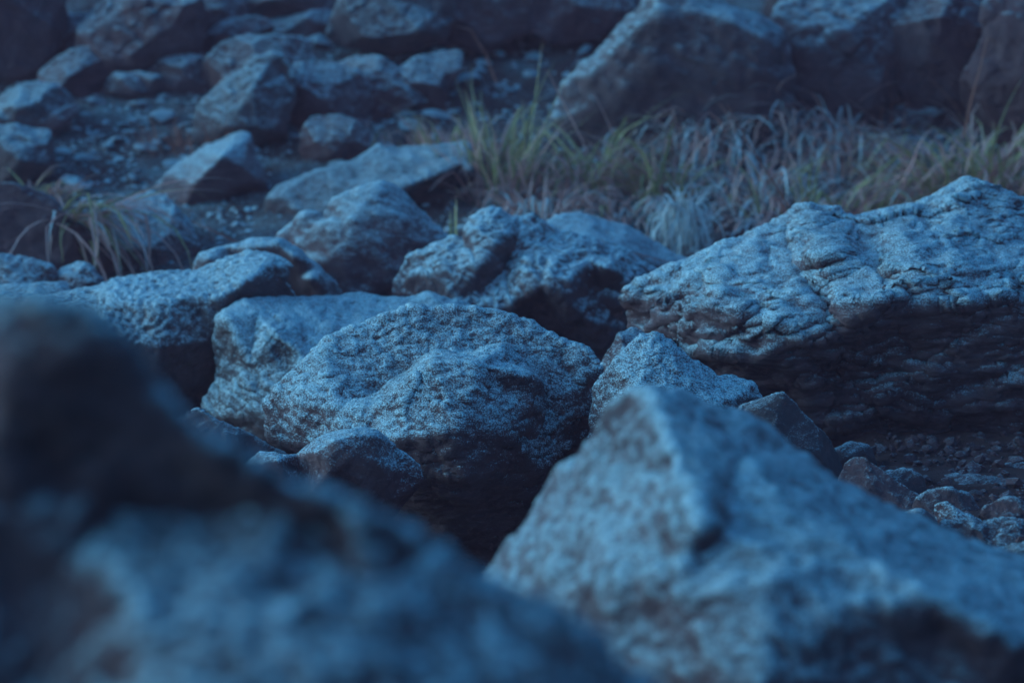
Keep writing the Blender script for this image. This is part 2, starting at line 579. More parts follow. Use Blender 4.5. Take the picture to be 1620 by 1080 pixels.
rock('boulder', 'huge layered boulder with a frosted top over a dark overhanging face', 7.35,
     [(1004, 500), (1006, 470), (1015, 450), (1045, 434), (1090, 420), (1150, 394), (1200, 370, .06), (1240, 350, .1), (1272, 336, .12), (1312, 341, .12), (1342, 354, .1),
      (1400, 341, .14), (1450, 330, .18), (1490, 311, .22), (1530, 293, .25), (1562, 287, .25), (1590, 305, .25), (1640, 325, .25), (1760, 400, .2), (1800, 600),
      (1790, 830), (1620, 820), (1450, 800), (1300, 780), (1180, 720), (1120, 640), (1050, 580), (1010, 545)],
     [(1060, 465, -.14), (1050, 520, -.10), (1100, 440, -.16), (1120, 460, -.20), (1105, 530, -.16), (1140, 468, -.36), (1132, 512, -.36), (1138, 556, -.38), (1190, 430, -.20), (1205, 562, -.50), (1200, 500, -.42), (1180, 460, -.32),
      (1230, 385, .0), (1250, 372, .04), (1245, 430, -.22), (1262, 470, -.38), (1256, 398, -.03), (1280, 440, -.17), (1296, 482, -.30), (1300, 520, -.50), (1318, 530, -.40), (1270, 578, -.46),
      (1290, 372, -.06), (1318, 400, -.24), (1330, 446, -.34), (1340, 480, -.52), (1345, 505, -.52), (1360, 375, .02), (1372, 430, -.32), (1412, 468, -.54), (1392, 412, -.20), (1410, 440, -.33), (1425, 474, -.42), (1428, 392, -.20), (1440, 420, -.40), (1480, 482, -.50), (1470, 372, -.02),
      (1510, 425, -.36), (1500, 340, .10), (1560, 395, -.10), (1580, 470, -.46), (1660, 480, -.42), (1720, 460, -.2), (1610, 380, .02),
      (1180, 600, -.36), (1250, 618, -.38), (1325, 560, -.40), (1420, 522, -.42), (1520, 528, -.43), (1640, 530, -.42), (1460, 565, -.40), (1560, 585, -.43), (1680, 620, -.38),
      (1200, 660, -.30), (1300, 690, -.32), (1400, 640, -.38), (1500, 655, -.38), (1600, 690, -.34), (1400, 730, -.22), (1520, 740, -.18)],
     thick=.55, cuts=0, seed=7, vox=.0122, sub=1, smooth=0, mat=ROCK_STRATA, big=.4, mid=.8, chip=.75, strata=1.6, bed=(-.10, .12, 1), fine=1.2)

rock('boulder', 'flat-topped frosted rock with a cracked front, leaning behind the rounded boulder', 7.62,
     [(345, 600), (345, 535), (357, 492, .02), (400, 476, .1), (460, 472, .2), (560, 470, .3), (640, 475, .3), (686, 466, .3), (742, 486, .3), (760, 560, .2), (720, 760), (560, 800),
      (420, 790), (370, 760), (345, 690), (324, 652), (332, 622)],
     [(365, 505, -.07), (372, 600, -.08), (410, 500, -.02), (470, 492, .08), (440, 530, -.16), (480, 508, .0), (520, 520, -.02), (560, 515, .06), (600, 512, .1), (660, 500, .18), (700, 490, .22), (480, 560, -.18),
      (400, 580, -.15), (440, 615, -.22), (370, 625, -.14), (480, 590, -.22), (520, 560, -.16), (600, 600, -.16), (420, 660, -.22), (480, 690, -.20), (360, 660, -.12), (560, 700, -.16), (640, 640, -.1)],
     thick=.5, cuts=0, seed=11, vox=.0105, sub=1, smooth=2, mat=ROCK_CENTRE, big=.3, mid=1.0, chip=.5, strata=.6, bed=(.35, -.1, 1), fine=1.0)

rock('rock', 'small dark rock with a thin frosted crest, in front of the rounded boulder', 5.95,
     [(380, 740), (412, 716), (470, 720), (502, 691), (540, 680, .02), (572, 676, .02), (598, 682), (622, 702), (664, 734), (670, 758), (632, 806), (600, 850), (560, 960), (440, 960), (380, 860)],
     [(440, 728, -.07), (500, 715, -.09), (528, 698, -.10), (560, 688, -.08), (590, 690, -.07), (520, 745, -.11), (560, 720, -.10), (600, 735, -.08), (640, 745, -.02), (620, 790, -.04), (580, 800, -.06), (540, 800, -.06), (480, 800, -.05), (500, 880, -.02)],
     thick=.16, cuts=0, seed=3, vox=.0075, sub=1, smooth=1, mat=ROCK, big=.3, mid=.8, chip=.4, fine=.7)

rock('rock', 'low dark stone peeping up beside the rough long rock and the blurred dark rock', 6.4,
     [(250, 690), (283, 648), (310, 644), (345, 668), (400, 690), (450, 720), (470, 860), (300, 900), (230, 800)], seed=21, thick=.16, bulge=.08, lean=.08, mat=ROCK_BARE, n_in=6)

rock('boulder', 'long knobbly rock with a pebbled frosted skin and a dark undercut right end', 7.85,
     [(-170, 500, -.1), (-60, 470, -.05), (0, 468), (70, 472), (150, 455, .04), (182, 441, .06), (250, 432, .08), (310, 429, .08), (352, 410, .08), (400, 397, .08), (432, 400, .06), (464, 420, .0), (452, 442, -.02),
      (470, 480, .10), (440, 560, .1), (345, 640, .05), (260, 690), (60, 720), (-170, 700)],
     [(430, 418, -.04), (440, 445, -.02), (400, 440, -.14), (412, 480, -.06), (350, 470, -.18), (385, 520, -.1), (300, 470, -.17), (250, 480, -.2), (180, 480, -.17), (330, 540, -.2), (250, 550, -.27), (150, 530, -.25), (60, 510, -.2),
      (-60, 530, -.22), (330, 600, -.12), (250, 620, -.22), (100, 620, -.25)],
     thick=.32, cuts=0, seed=6, vox=.0125, sub=1, smooth=3, mat=ROCK, big=.3, mid=.6, chip=.15, knob=1.0, fine=.5)

rock('rock', 'draped frosted slab with a hollow dark right flank, behind the knobbly long rock', 8.25,
     [(306, 470), (308, 430), (316, 402), (352, 392, .03), (392, 379, .05), (442, 376, .05), (470, 396, .03), (502, 422), (530, 445), (548, 480), (560, 580), (420, 600), (310, 590)],
     [(330, 410, -.04), (400, 392, -.02), (440, 386, -.03), (462, 404, -.06), (490, 440, -.08), (515, 465, -.05), (478, 440, -.02), (470, 480, .06), (440, 430, .03), (400, 450, .0), (510, 520, -.08), (420, 520, .04)],
     thick=.22, cuts=0, seed=8, vox=.0105, smooth=2, mat=ROCK, big=.3, mid=1.0, chip=.6, fine=.8)

rock('rock', 'peaked grey rock with a sharp apex among the middle rocks', 8.6,
     [(440, 372), (455, 360), (478, 336), (498, 334), (514, 344), (525, 318, .02), (560, 300, .05), (605, 285, .07), (626, 293, .07), (642, 306, .06), (680, 345, .04), (716, 381), (722, 430), (700, 520), (520, 540), (455, 470)],
     [(485, 350, -.03), (520, 355, -.10), (600, 300, .0), (620, 340, -.08), (560, 345, -.12), (540, 400, -.2), (600, 400, -.16), (660, 380, -.07), (620, 450, -.18), (500, 420, -.16), (680, 440, -.08), (560, 480, -.22)],
     thick=.36, cuts=0, seed=9, vox=.012, smooth=2, mat=ROCK_SMOOTH, big=.35, mid=1.0, chip=.5, strata=.5, bed=(.5, 0, 1), fine=.8)

rock('rock', 'craggy rock with scalloped hollows and sharp little ridges, near the picture centre', 8.25,
     [(630, 462), (634, 436), (652, 408), (690, 390), (712, 380), (738, 386), (739, 362), (752, 348, .03), (772, 334, .05), (802, 336, .05), (822, 346, .05), (840, 340, .05), (856, 352, .05), (880, 366, .06), (930, 378, .06),
      (985, 398, .08), (1030, 430, .08), (1040, 480, .06), (1020, 540, .04), (980, 600), (800, 640), (640, 600)],
     [(690, 400, -.05), (660, 440, -.08), (735, 398, -.08), (775, 348, -.02), (750, 375, -.08), (790, 375, -.10), (820, 370, -.03), (700, 430, -.15), (720, 470, -.20), (760, 420, -.17), (775, 450, -.14), (800, 425, -.06), (840, 430, -.20), (860, 450, -.24),
      (840, 395, -.07), (900, 440, -.22), (905, 472, -.18), (930, 412, -.09), (960, 425, -.15), (985, 440, -.10), (960, 455, -.06), (1000, 470, -.10), (940, 470, -.08), (810, 480, -.22), (830, 500, -.08), (870, 490, -.13), (895, 480, -.23),
      (880, 530, -.06), (930, 510, -.16), (990, 520, -.05), (740, 510, -.24), (790, 530, -.16), (850, 550, -.08)],
     thick=.3, cuts=0, seed=10, vox=.0100, sub=1, smooth=-1, mat=ROCK_SMOOTH, big=.3, mid=2.6, chip=.5, strata=.3, bed=(.3, 0, 1), fine=.6)

rock('rock', 'smooth humped rock with a frosted rim behind the craggy rock', 8.75,
     [(830, 400), (848, 356), (880, 341, .05), (916, 339, .08), (950, 345, .1), (1000, 360, .1), (1042, 388, .08), (1096, 416), (1140, 460), (1120, 560), (900, 560)],
     [(870, 370, -.06), (930, 375, -.10), (980, 390, -.10), (1040, 420, -.08), (950, 440, -.16), (1040, 470, -.12)],
     thick=.32, cuts=1, seed=12, vox=.0115, smooth=3, mat=ROCK_SMOOTH, big=.3, mid=.5, chip=.3, fine=.8)

rock('rock', 'narrow faceted stone wedged between the rounded boulder and the huge layered boulder', 7.05,
     [(930, 600), (945, 572), (975, 528), (1006, 504, .03), (1030, 500, .05), (1050, 560), (1030, 680), (940, 700)],
     [(975, 560, -.05), (1005, 530, -.03), (1000, 570, -.08), (970, 620, -.08)], thick=.15, seed=13, vox=.007, sub=1, smooth=2, chip=.8, mat=ROCK)

rock('rock', 'pitted pyramid rock with crusted frost below the huge layered boulder', 6.35,
     [(930, 760), (934, 690), (944, 614), (968, 578), (1008, 536, .04), (1038, 526, .06), (1060, 540, .06), (1092, 566, .06), (1132, 596, .06), (1188, 606, .06), (1204, 632, .05), (1180, 720), (1150, 860), (960, 860)],
     [(960, 640, -.06), (985, 590, -.06), (1030, 545, .0), (1060, 560, -.02), (1010, 620, -.14), (1070, 590, -.07), (1060, 640, -.18), (1110, 615, -.08), (1130, 640, -.14), (1170, 625, -.05), (1150, 670, -.14), (1000, 690, -.16), (1080, 720, -.22)],
     thick=.28, cuts=0, seed=14, vox=.0075, sub=1, smooth=1, mat=ROCK_CENTRE, big=.4, mid=1.8, chip=.3, strata=.2, fine=1.0)

rock('rock', 'bare brown shard with one thin frosted edge, beside the pitted pyramid rock', 6.2,
     [(1130, 690), (1150, 655), (1196, 634), (1218, 626), (1240, 617), (1256, 634), (1275, 660), (1315, 692), (1345, 740), (1340, 860), (1150, 860)],
     [(1200, 645, -.03), (1238, 628, -.015), (1230, 690, -.07), (1280, 720, -.07), (1180, 720, -.07), (1250, 780, -.09)],
     thick=.2, cuts=1, seed=15, vox=.0085, sub=1, smooth=1, mat=ROCK_BARE, big=.3, mid=.5, chip=.7, fine=.6)

rock('rock', 'rounded dark stone in the shade under the huge layered boulder', 5.95,
     [(1318, 770), (1330, 728), (1346, 716), (1368, 718), (1390, 736), (1420, 762), (1470, 790), (1480, 880), (1340, 900)], seed=16, thick=.16, bulge=.08, lean=.1, mat=ROCK_BARE, vox=.008, sub=1, chip=.4)
rock('rock', 'broad dull brown stone lying on the soil under the overhang', 6.15,
     [(1425, 800), (1440, 762), (1490, 752), (1560, 750), (1640, 765), (1700, 800), (1690, 860), (1500, 850)], seed=17, thick=.25, bulge=.1, lean=.14, mat=ROCK_BARE, vox=.011, sub=1)
rock('stone', 'pale wedge-shaped stone with a frosted edge at the right, beside the soil patch', 5.6,
     [(1474, 812), (1478, 793), (1496, 792), (1520, 808), (1548, 820), (1580, 842), (1560, 870), (1490, 860)], seed=18, thick=.06, bulge=.03, lean=.04, mat=ROCK, vox=.004, sub=1, cat='stone')
rock('rock', 'flat dark rock with frost-lined cracks, below the pale wedge-shaped stone', 5.45,
     [(1480, 850), (1500, 822), (1560, 828), (1600, 822), (1660, 850), (1720, 900), (1700, 980), (1560, 960), (1500, 900)], seed=19, thick=.2, bulge=.08, lean=.12, mat=ROCK_BARE, vox=.008, sub=1, mid=1.6, chip=1.4)

for i, (lab, D, ol) in enumerate([
        ('jagged dark stone leaning on the rounded dark stone under the overhang', 6.05, [(1385, 770), (1400, 745), (1432, 738), (1462, 752), (1475, 790), (1450, 830), (1400, 820)]),
        ('low brown stone half sunk in the soil, above the pale wedge-shaped stone', 5.85, [(1440, 800), (1462, 776), (1500, 770), (1535, 782), (1550, 812), (1500, 836), (1450, 830)]),
        ('dark slab under the deepest shade of the overhang at the picture edge', 6.4, [(1540, 770), (1552, 742), (1590, 730), (1650, 734), (1690, 770), (1640, 800), (1560, 795)]),
        ('broken brown stone at the picture edge below the deep shade', 5.75, [(1545, 822), (1560, 796), (1596, 786), (1640, 800), (1680, 840), (1640, 870), (1560, 858)]),
        ('small angular stone between the big near rock and the pale wedge-shaped stone', 5.5, [(1420, 838), (1434, 812), (1460, 806), (1482, 822), (1486, 856), (1440, 868)]),
        ('cracked dark stone in the very lower row of the shaded rubble', 5.3, [(1560, 900), (1572, 868), (1604, 856), (1650, 866), (1690, 910), (1620, 950), (1570, 940)]),
        ('squarish shaded stone at the foot of the layered overhang', 6.5, [(1300, 748), (1312, 716), (1344, 700), (1376, 706), (1390, 740), (1360, 770), (1310, 770)])]):
    rock('rock', lab, D, ol, seed=140 + i, thick=.09, bulge=.035, lean=.04, mat=ROCK_BARE, vox=.008, mid=1.6, chip=1.6, cuts=9)

# ------------------------------------------------------------------ the near, blurred rocks
rock('boulder', 'big near ridge-backed rock sloping down to the lower right corner, softly blurred', 4.0,
     [(766, 935, .02), (776, 905, .04), (812, 850, .06), (880, 762, .08), (936, 694, .08), (975, 642, .06), (1002, 617, .04), (1026, 610, .03), (1052, 618, .04), (1092, 628, .05), (1180, 664, .06), (1260, 718, .05), (1340, 768, .05), (1420, 808, .05), (1500, 848, .05),
      (1620, 892, .05), (1760, 950, .05), (1800, 1300, -.3), (1300, 1400, -.6), (980, 1250, -.6), (860, 1040, -.36), (790, 968, -.14)],
     [(1038, 650, -.06), (1068, 715, -.20), (1095, 780, -.34), (1110, 830, -.42), (990, 720, -.06), (940, 800, -.14), (1010, 830, -.30), (1150, 790, -.27), (1190, 775, -.27), (1110, 680, -.06), (1180, 720, -.08), (1250, 770, -.14), (860, 920, -.20), (960, 930, -.40), (1080, 900, -.46), (1140, 860, -.40), (1235, 802, -.30),
      (1350, 882, -.42), (1480, 952, -.50), (1610, 1020, -.52), (1380, 830, -.14), (1500, 890, -.16), (1650, 960, -.18), (1200, 930, -.52), (1340, 960, -.52), (1480, 1020, -.50), (1000, 1060, -.50), (1200, 1080, -.64), (1350, 1080, -.56), (1560, 1090, -.52), (1200, 1220, -.64), (1450, 1180, -.56)],
     thick=.4, cuts=0, seed=30, vox=.0130, sub=1, smooth=5, mat=ROCK_NEAR, big=.3, mid=1.2, chip=.1, strata=.2, bed=(.4, -.3, 1), fine=1.2)

rock('boulder', 'very near dark rock wall stepping down to a lit ledge, completely out of focus', 2.15,
     [(-260, 430, .02), (-80, 470, .02), (0, 474, -.02), (60, 484, -.03), (150, 497, -.03), (196, 540, -.03), (232, 600, -.03), (270, 650, -.03), (340, 705, -.03), (450, 764, -.02), (560, 806, -.02), (640, 850, -.01), (700, 885), (770, 928), (850, 972), (940, 1025), (1040, 1105), (1060, 1350, -.2), (500, 1500, -.3), (-260, 1500, -.3)],
     [(-60, 560, .05), (2, 545, -.05), (14, 620, -.06), (4, 690, -.05), (-60, 680, .02), (150, 540, -.05), (90, 560, -.06), (100, 650, -.05), (200, 660, -.03), (60, 730, -.02), (100, 748, -.02), (140, 775, -.03), (190, 812, -.01), (180, 900, -.09), (330, 815, .01), (290, 740, -.01), (500, 838, .01), (450, 800, .0), (650, 884, .0),
      (10, 820, -.05), (20, 930, -.06), (100, 900, -.06), (220, 960, -.13), (300, 890, -.06), (400, 960, -.11), (600, 950, -.08), (550, 1040, -.16), (750, 1010, -.06), (850, 1060, -.09), (60, 1080, -.10), (250, 1090, -.21), (450, 1150, -.24), (700, 1150, -.19), (900, 1180, -.15), (100, 1250, -.24)],
     thick=.3, cuts=0, seed=31, vox=.006, smooth=4, mat=ROCK_LEDGE, big=.6, mid=1.9, chip=.5, fine=.8)

# ------------------------------------------------------------------ the left middle ground
rock('rock', 'ribbed frosted ledge stone at the left edge behind the knobbly long rock', 8.35,
     [(-60, 400), (0, 404), (40, 408), (78, 418), (100, 436), (130, 452), (60, 500), (-60, 500)], seed=41, thick=.2, bulge=.06, lean=.12, chip=1.2)
rock('rock', 'small rounded frosted stone beside the ribbed ledge at the left', 8.4,
     [(84, 440), (96, 420), (122, 412), (148, 422), (164, 440), (170, 480), (100, 490)], seed=42, thick=.12, bulge=.06, lean=.08)
rock('rock', 'low flat frosted slab in front of the ribbed ledge at the left edge', 8.15,
     [(-40, 470), (0, 452), (60, 448), (110, 444), (136, 456), (120, 500), (-40, 520)], seed=43, thick=.2, bulge=.05, lean=.14)
rock('boulder', 'dark smooth-faced boulder at the left edge under the yellow-green tussock', 8.95,
     [(-120, 300), (0, 285, .03), (42, 290, .05), (82, 310, .05), (108, 345, .05), (150, 368, .06), (182, 400, .06), (202, 440, .06), (190, 520), (-120, 540)],
     [(20, 310, -.03), (70, 330, -.06), (30, 400, -.12), (110, 400, -.08), (150, 410, -.03), (100, 450, -.10), (0, 470, -.16)],
     thick=.45, seed=44, mat=ROCK_BARE, big=.3, mid=.7, chip=.5, fine=.8)
rock('rock', 'sloping dark rock hung with trailing grass, beside the tilted slab', 9.12,
     [(140, 400), (150, 345, .03), (200, 318, .1), (240, 304, .14), (272, 318, .1), (300, 352, .06), (316, 392, .03), (322, 440), (300, 500), (150, 500)], seed=45, thick=.35, bulge=.10, lean=.10, mat=ROCK)
rock('slab_rock', 'tilted slab showing one pale smooth frosted face to the left', 9.9,
     [(238, 302, .10), (262, 275, .12), (312, 238, .16), (382, 207, .2), (398, 210, .18), (404, 240, .12), (420, 272, .1), (426, 300, .08), (424, 400), (330, 400), (284, 334)],
     [(392, 218, .12), (352, 246, -.08), (330, 268, -.10), (310, 290, -.10), (296, 318, -.07), (380, 262, -.06), (405, 285, .0), (360, 300, -.05), (372, 312, .06), (330, 340, .03), (390, 345, .06)],
     thick=.3, cuts=0, seed=46, vox=.0105, smooth=2, mat=ROCK_SMOOTH, big=.15, mid=.5, chip=.25, fine=.5, cat='slab')
rock('rock', 'low flat rock flecked with bright frost, behind the rock with the dark overhang', 10.45,
     [(400, 300), (404, 238), (430, 234), (470, 240), (520, 243), (570, 250), (610, 262), (640, 340), (420, 350)], seed=47, thick=.35, bulge=.10, lean=.22, mat=ROCK_FAR)
rock('boulder', 'flat-topped frosted rock with a black overhang, at the foot of the tall grass', 9.75,
     [(418, 360), (420, 316), (438, 294, .04), (480, 276, .07), (560, 254, .14), (598, 230, .22), (680, 231, .25), (736, 224, .25), (748, 236, .22), (752, 262, .18), (790, 308, .12), (806, 345, .1), (800, 430), (500, 440), (420, 420)],
     [(450, 312, -.02), (520, 290, .02), (600, 258, .10), (680, 254, .12), (735, 258, .10), (744, 270, .05), (690, 278, .0), (640, 298, -.05), (560, 314, -.06), (480, 345, -.09), (652, 312, .12), (700, 300, .16), (748, 296, .14),
      (770, 330, .08), (700, 350, .2), (620, 360, .06), (560, 370, -.09), (760, 380, .08)],
     thick=.5, cuts=0, seed=48, vox=.0115, smooth=2, mat=ROCK_FAR, big=.3, mid=.7, chip=.4, fine=.7)

# ------------------------------------------------------------------ the hillside rocks
def far(label, outline, seed, name='rock', cat='rock', dy=0.0, py=None, **kw):
    if kw.get('ridge'):
        kw.setdefault('cuts', 1)
    else:                                               # no mapped facets: let it reach under its neighbours
        mx = (min(p[0] for p in outline) + max(p[0] for p in outline)) / 2
        my = min(p[1] for p in outline)
        outline = [(mx + (p[0] - mx) * 1.25, my + (p[1] - my) * 1.2) + tuple(p[2:]) for p in outline]
    D = ground_y(py if py else max(p[1] for p in outline) - 6, outline[0][0]) + dy
    kw.setdefault('mat', ROCK_FAR)
    rock(name, label, D, outline, seed=seed, cat=cat, **kw)

far('great slanting slab face with a pale frosted left edge, behind the grass', [(872, 196, .0), (880, 165, .05), (900, 130, .06), (960, 76, .1), (1020, 6, .14), (1060, -40, .16), (1110, -20, .16), (1150, 8, .15), (1205, 28, .15), (1240, 54, .13), (1246, 92, .12), (1258, 140, .1), (1230, 230), (1000, 240), (910, 226)], 60, 'boulder', dy=-.1, cuts=0,
    ridge=[(935, 118, -.03), (985, 70, -.03), (1035, 20, -.04), (940, 170, -.06), (1040, 110, -.08), (1110, 20, .0), (1150, 36, -.03), (1200, 58, -.03), (1228, 72, .0), (1120, 120, -.06), (1200, 110, -.05), (1080, 190, -.03), (1190, 180, -.03), (980, 200, -.04)],
    thick=.6, big=.35, mid=1.0, chip=.5, strata=.5, bed=(.5, 0, 1), vox=.013)
far('dark blocky rock under a frosted cap, next to the great slanting slab', [(1228, 200), (1236, 100), (1240, 30), (1262, -30), (1340, -10), (1412, -40), (1430, 40), (1426, 120), (1436, 200)], 61, 'boulder', dy=.25, thick=.5, bulge=.12, chip=1.2, mat=ROCK_FAR, lean=.05)
far('tall dark rock standing in the upper right gloom', [(1418, 190), (1416, 80), (1424, 10), (1470, -60), (1560, -50), (1570, 60), (1540, 130), (1530, 190)], 62, 'boulder', dy=.18, thick=.5, bulge=.12, lean=-.02, chip=.8, mat=ROCK_BARE)
far('deeply shaded reddish rock at the upper right corner', [(1510, 210), (1530, 120), (1565, 40), (1560, -40), (1720, -40), (1730, 210)], 63, 'boulder', dy=.0, thick=.5, bulge=.12, lean=-.12, mat=ROCK_BARE)
far('thin layered rock shelf with frosted upper edges, at the right above the grass', [(1375, 190), (1392, 170), (1430, 162), (1500, 158), (1530, 166), (1540, 190), (1470, 204), (1400, 206)], 64, 'slab_rock', 'slab', thick=.2, bulge=.05, lean=.10, strata=1.0)
far('lower layered rock shelf half buried in the grass at the right', [(1310, 260), (1345, 234), (1400, 226), (1430, 214), (1470, 214), (1500, 232), (1530, 280), (1400, 290), (1320, 290)], 65, 'slab_rock', 'slab', thick=.25, bulge=.07, lean=.12, strata=1.0, py=262)
far('pale bulging rock at the top edge with a black gap under it', [(516, 60), (524, 30), (540, 0), (560, -40), (680, -50), (716, -10), (722, 30), (700, 66), (640, 84), (580, 80), (540, 74)], 66, 'boulder', py=105, ridge=[(560, 20, -.10), (620, 0, -.06), (690, 20, -.06), (590, 50, -.18), (650, 50, -.18), (690, 52, -.10), (600, 70, -.1)], thick=.45, mid=1.2, dy=-.05)
far('long dark rock at the top edge overhanging the gravel', [(706, 50), (712, 0), (730, -40), (940, -50), (985, -10), (975, 20), (930, 44), (880, 52), (840, 36), (780, 60)], 67, 'boulder', py=95, thick=.5, bulge=.16, lean=.1, dy=-.05)
far('ridge-topped rock beside the gravel, frosted along its crest', [(596, 150), (612, 118), (650, 96), (690, 76), (716, 74), (722, 88), (700, 130), (690, 165), (620, 170)], 68, thick=.3, bulge=.1, lean=.16)
far('low rounded rock with a pale back, left of the ridge-topped rock', [(530, 160), (536, 100), (560, 86), (590, 88), (612, 98), (640, 118), (660, 150), (650, 180), (560, 180)], 69, thick=.3, bulge=.1, lean=.2)
far('steep pointed rock with a pale left ridge above the dark soil', [(304, 220), (312, 170), (340, 140), (380, 112), (410, 90), (430, 84), (446, 88), (462, 112), (468, 150), (452, 215), (400, 240), (330, 238)], 70, 'boulder', ridge=[(345, 160, -.06), (425, 100, -.02), (400, 140, -.12), (440, 150, -.10), (360, 200, -.14), (420, 200, -.14), (450, 120, .02)], thick=.45, lean=.12)
far('broad frosted rock lying behind the steep pointed rock', [(318, 150), (326, 105), (352, 72), (380, 58), (430, 56), (474, 60), (482, 80), (470, 120), (440, 160)], 71, thick=.4, bulge=.1, lean=.2, dy=.0)
far('grey rock with a sloping top between the pointed rock and the low rounded rock', [(440, 170), (462, 110), (490, 96), (520, 94), (556, 110), (580, 150), (570, 190), (480, 196)], 72, thick=.35, bulge=.1, lean=.16)
far('squared stone with a pale left face at the edge of the gravel', [(162, 152), (172, 128), (182, 116), (216, 116), (252, 120), (266, 134), (250, 158), (200, 162)], 73, 'stone', 'stone', ridge=[(190, 124, -.05), (178, 146, -.06), (250, 130, -.05), (215, 145, -.08), (240, 148, -.04)], thick=.2)
far('dark domed rock with a pale sloping top at the upper left', [(56, 150), (62, 116), (90, 94), (122, 76), (150, 74), (166, 92), (170, 140), (150, 160), (80, 164)], 74, 'boulder', ridge=[(85, 112, -.02), (125, 88, -.02), (145, 84, .0), (110, 120, -.10), (150, 120, -.08), (90, 145, -.1)], thick=.35, lean=.1)
far('lumpy pale frosted rock at the left edge below the domed rock', [(-60, 215), (-20, 165), (10, 146), (40, 132), (72, 134), (94, 146), (112, 162), (100, 190), (20, 220)], 75, thick=.35, bulge=.12, lean=.2)
far('flat pale slab lying at the foot of the lumpy left rock', [(16, 200), (50, 184), (90, 172), (114, 162), (122, 172), (110, 188), (60, 206), (24, 214)], 76, 'slab_rock', 'slab', dy=-.12, thick=.12, bulge=.04, lean=.12)
far('blunt rock with a frosted upper rim at the left edge above the tussock', [(-60, 290), (-40, 210), (0, 200), (40, 200), (78, 206), (84, 236), (90, 280), (20, 300)], 77, 'boulder', ridge=[(-10, 222, -.08), (40, 220, -.09), (74, 222, -.05), (30, 255, -.14), (70, 260, -.08)], thick=.35, lean=.05)
far('small tilted pale stone behind the squared stone', [(172, 112), (200, 100), (214, 86), (228, 90), (232, 104), (210, 122), (180, 122)], 78, 'stone', 'stone', thick=.12, bulge=.04, lean=.06)
far('long low grey rock to the right of the squared stone', [(222, 112), (250, 90), (300, 86), (330, 100), (330, 140), (270, 156), (240, 130)], 79, thick=.3, bulge=.08, lean=.12, dy=.05)
far('black rock mass filling the top left corner', [(-80, 110), (-60, 20), (-20, -60), (60, -60), (100, -20), (96, 30), (62, 70), (40, 112)], 80, 'boulder', thick=.5, bulge=.12, lean=-.05, mat=ROCK_BARE, dy=.1)
far('blotchy grey rock next to the black corner rock', [(52, 112), (56, 66), (80, 40), (110, 20), (148, 8), (160, 30), (140, 66), (120, 100)], 81, thick=.4, bulge=.1, lean=.12, dy=.1)
far('wide dark rock face at the top, left of the pale ledges', [(110, 116), (128, 70), (140, 30), (170, -20), (290, -40), (310, 10), (300, 60), (280, 100), (200, 116)], 82, 'boulder', thick=.5, bulge=.14, lean=.02, chip=1.2)
far('dark wedge with a pale curled edge, on the wide dark rock face', [(226, 100), (234, 62), (250, 42), (276, 32), (290, 44), (310, 80), (300, 110), (240, 112)], 83, thick=.3, bulge=.1, lean=.08)
far('slanting pale-edged rock under the top ledges', [(290, 110), (320, 62), (350, 34), (400, 26), (420, 40), (400, 70), (360, 100)], 84, thick=.35, bulge=.08, lean=.16)
far('dim rock in the top row between the wide dark face and the pale ledges', [(290, 70), (300, 20), (320, -30), (390, -30), (392, 20), (380, 60), (330, 76)], 85, thick=.4, bulge=.1, lean=.1, py=75)
far('upper pale ledge of the layered outcrop at the top edge', [(372, 20), (380, -20), (440, -40), (530, -30), (534, 0), (500, 12), (440, 22), (400, 30)], 86, 'slab_rock', 'slab', thick=.35, bulge=.06, lean=.2, py=70)
far('lower pale ledge of the layered outcrop at the top edge', [(400, 60), (404, 34), (440, 20), (490, 14), (524, 10), (528, 40), (500, 62), (440, 70)], 87, 'slab_rock', 'slab', thick=.3, bulge=.07, lean=.16, py=76)
far('squat block with a frosted rim below the low rounded rock', [(474, 236), (482, 200), (492, 184), (536, 182), (566, 192), (590, 212), (604, 240), (560, 262), (490, 260)], 88, ridge=[(496, 194, -.05), (540, 196, -.06), (500, 225, -.08), (560, 222, -.07), (585, 235, -.04), (530, 240, -.09)], thick=.3, lean=.08)
far('dark boulder closing the top edge between the slanting slab and the long dark rock', [(930, 60), (950, 10), (980, -40), (1060, -60), (1080, 0), (1000, 50), (960, 80)], 89, 'boulder', thick=.4, bulge=.1, lean=.1, dy=.35, mat=ROCK_BARE)
far('unlit boulder high behind the blocky rock and the tall dark rock', [(1200, 60), (1230, -20), (1300, -90), (1480, -90), (1500, 40), (1400, 90), (1260, 90)], 90, 'boulder', thick=.5, bulge=.12, dy=.3, mat=ROCK_BARE)
print('rocks', round(time.time() - T0, 1), 's', TRI[0])

# ------------------------------------------------------------------ gravel and loose stones
def pebble_mesh(seed, sub=1, flat=.6):
    rng = np.random.RandomState(seed)
    bm = bmesh.new()
    bmesh.ops.create_icosphere(bm, subdivisions=sub, radius=.5)
    V = np.array([v.co[:] for v in bm.verts])
    for _ in range(6):                                  # cut by random planes for broken faces
        n = rng.normal(size=3)
        n /= np.linalg.norm(n)
        k = rng.uniform(.24, .40)
        d = V @ n
        V = V - np.outer(np.maximum(d - k, 0), n)
    V *= np.array([1.0, rng.uniform(.65, .95), rng.uniform(.8, 1.1) * flat])
    F = np.array([[v.index for v in f.verts] for f in bm.faces])
    bm.free()
    return V, F

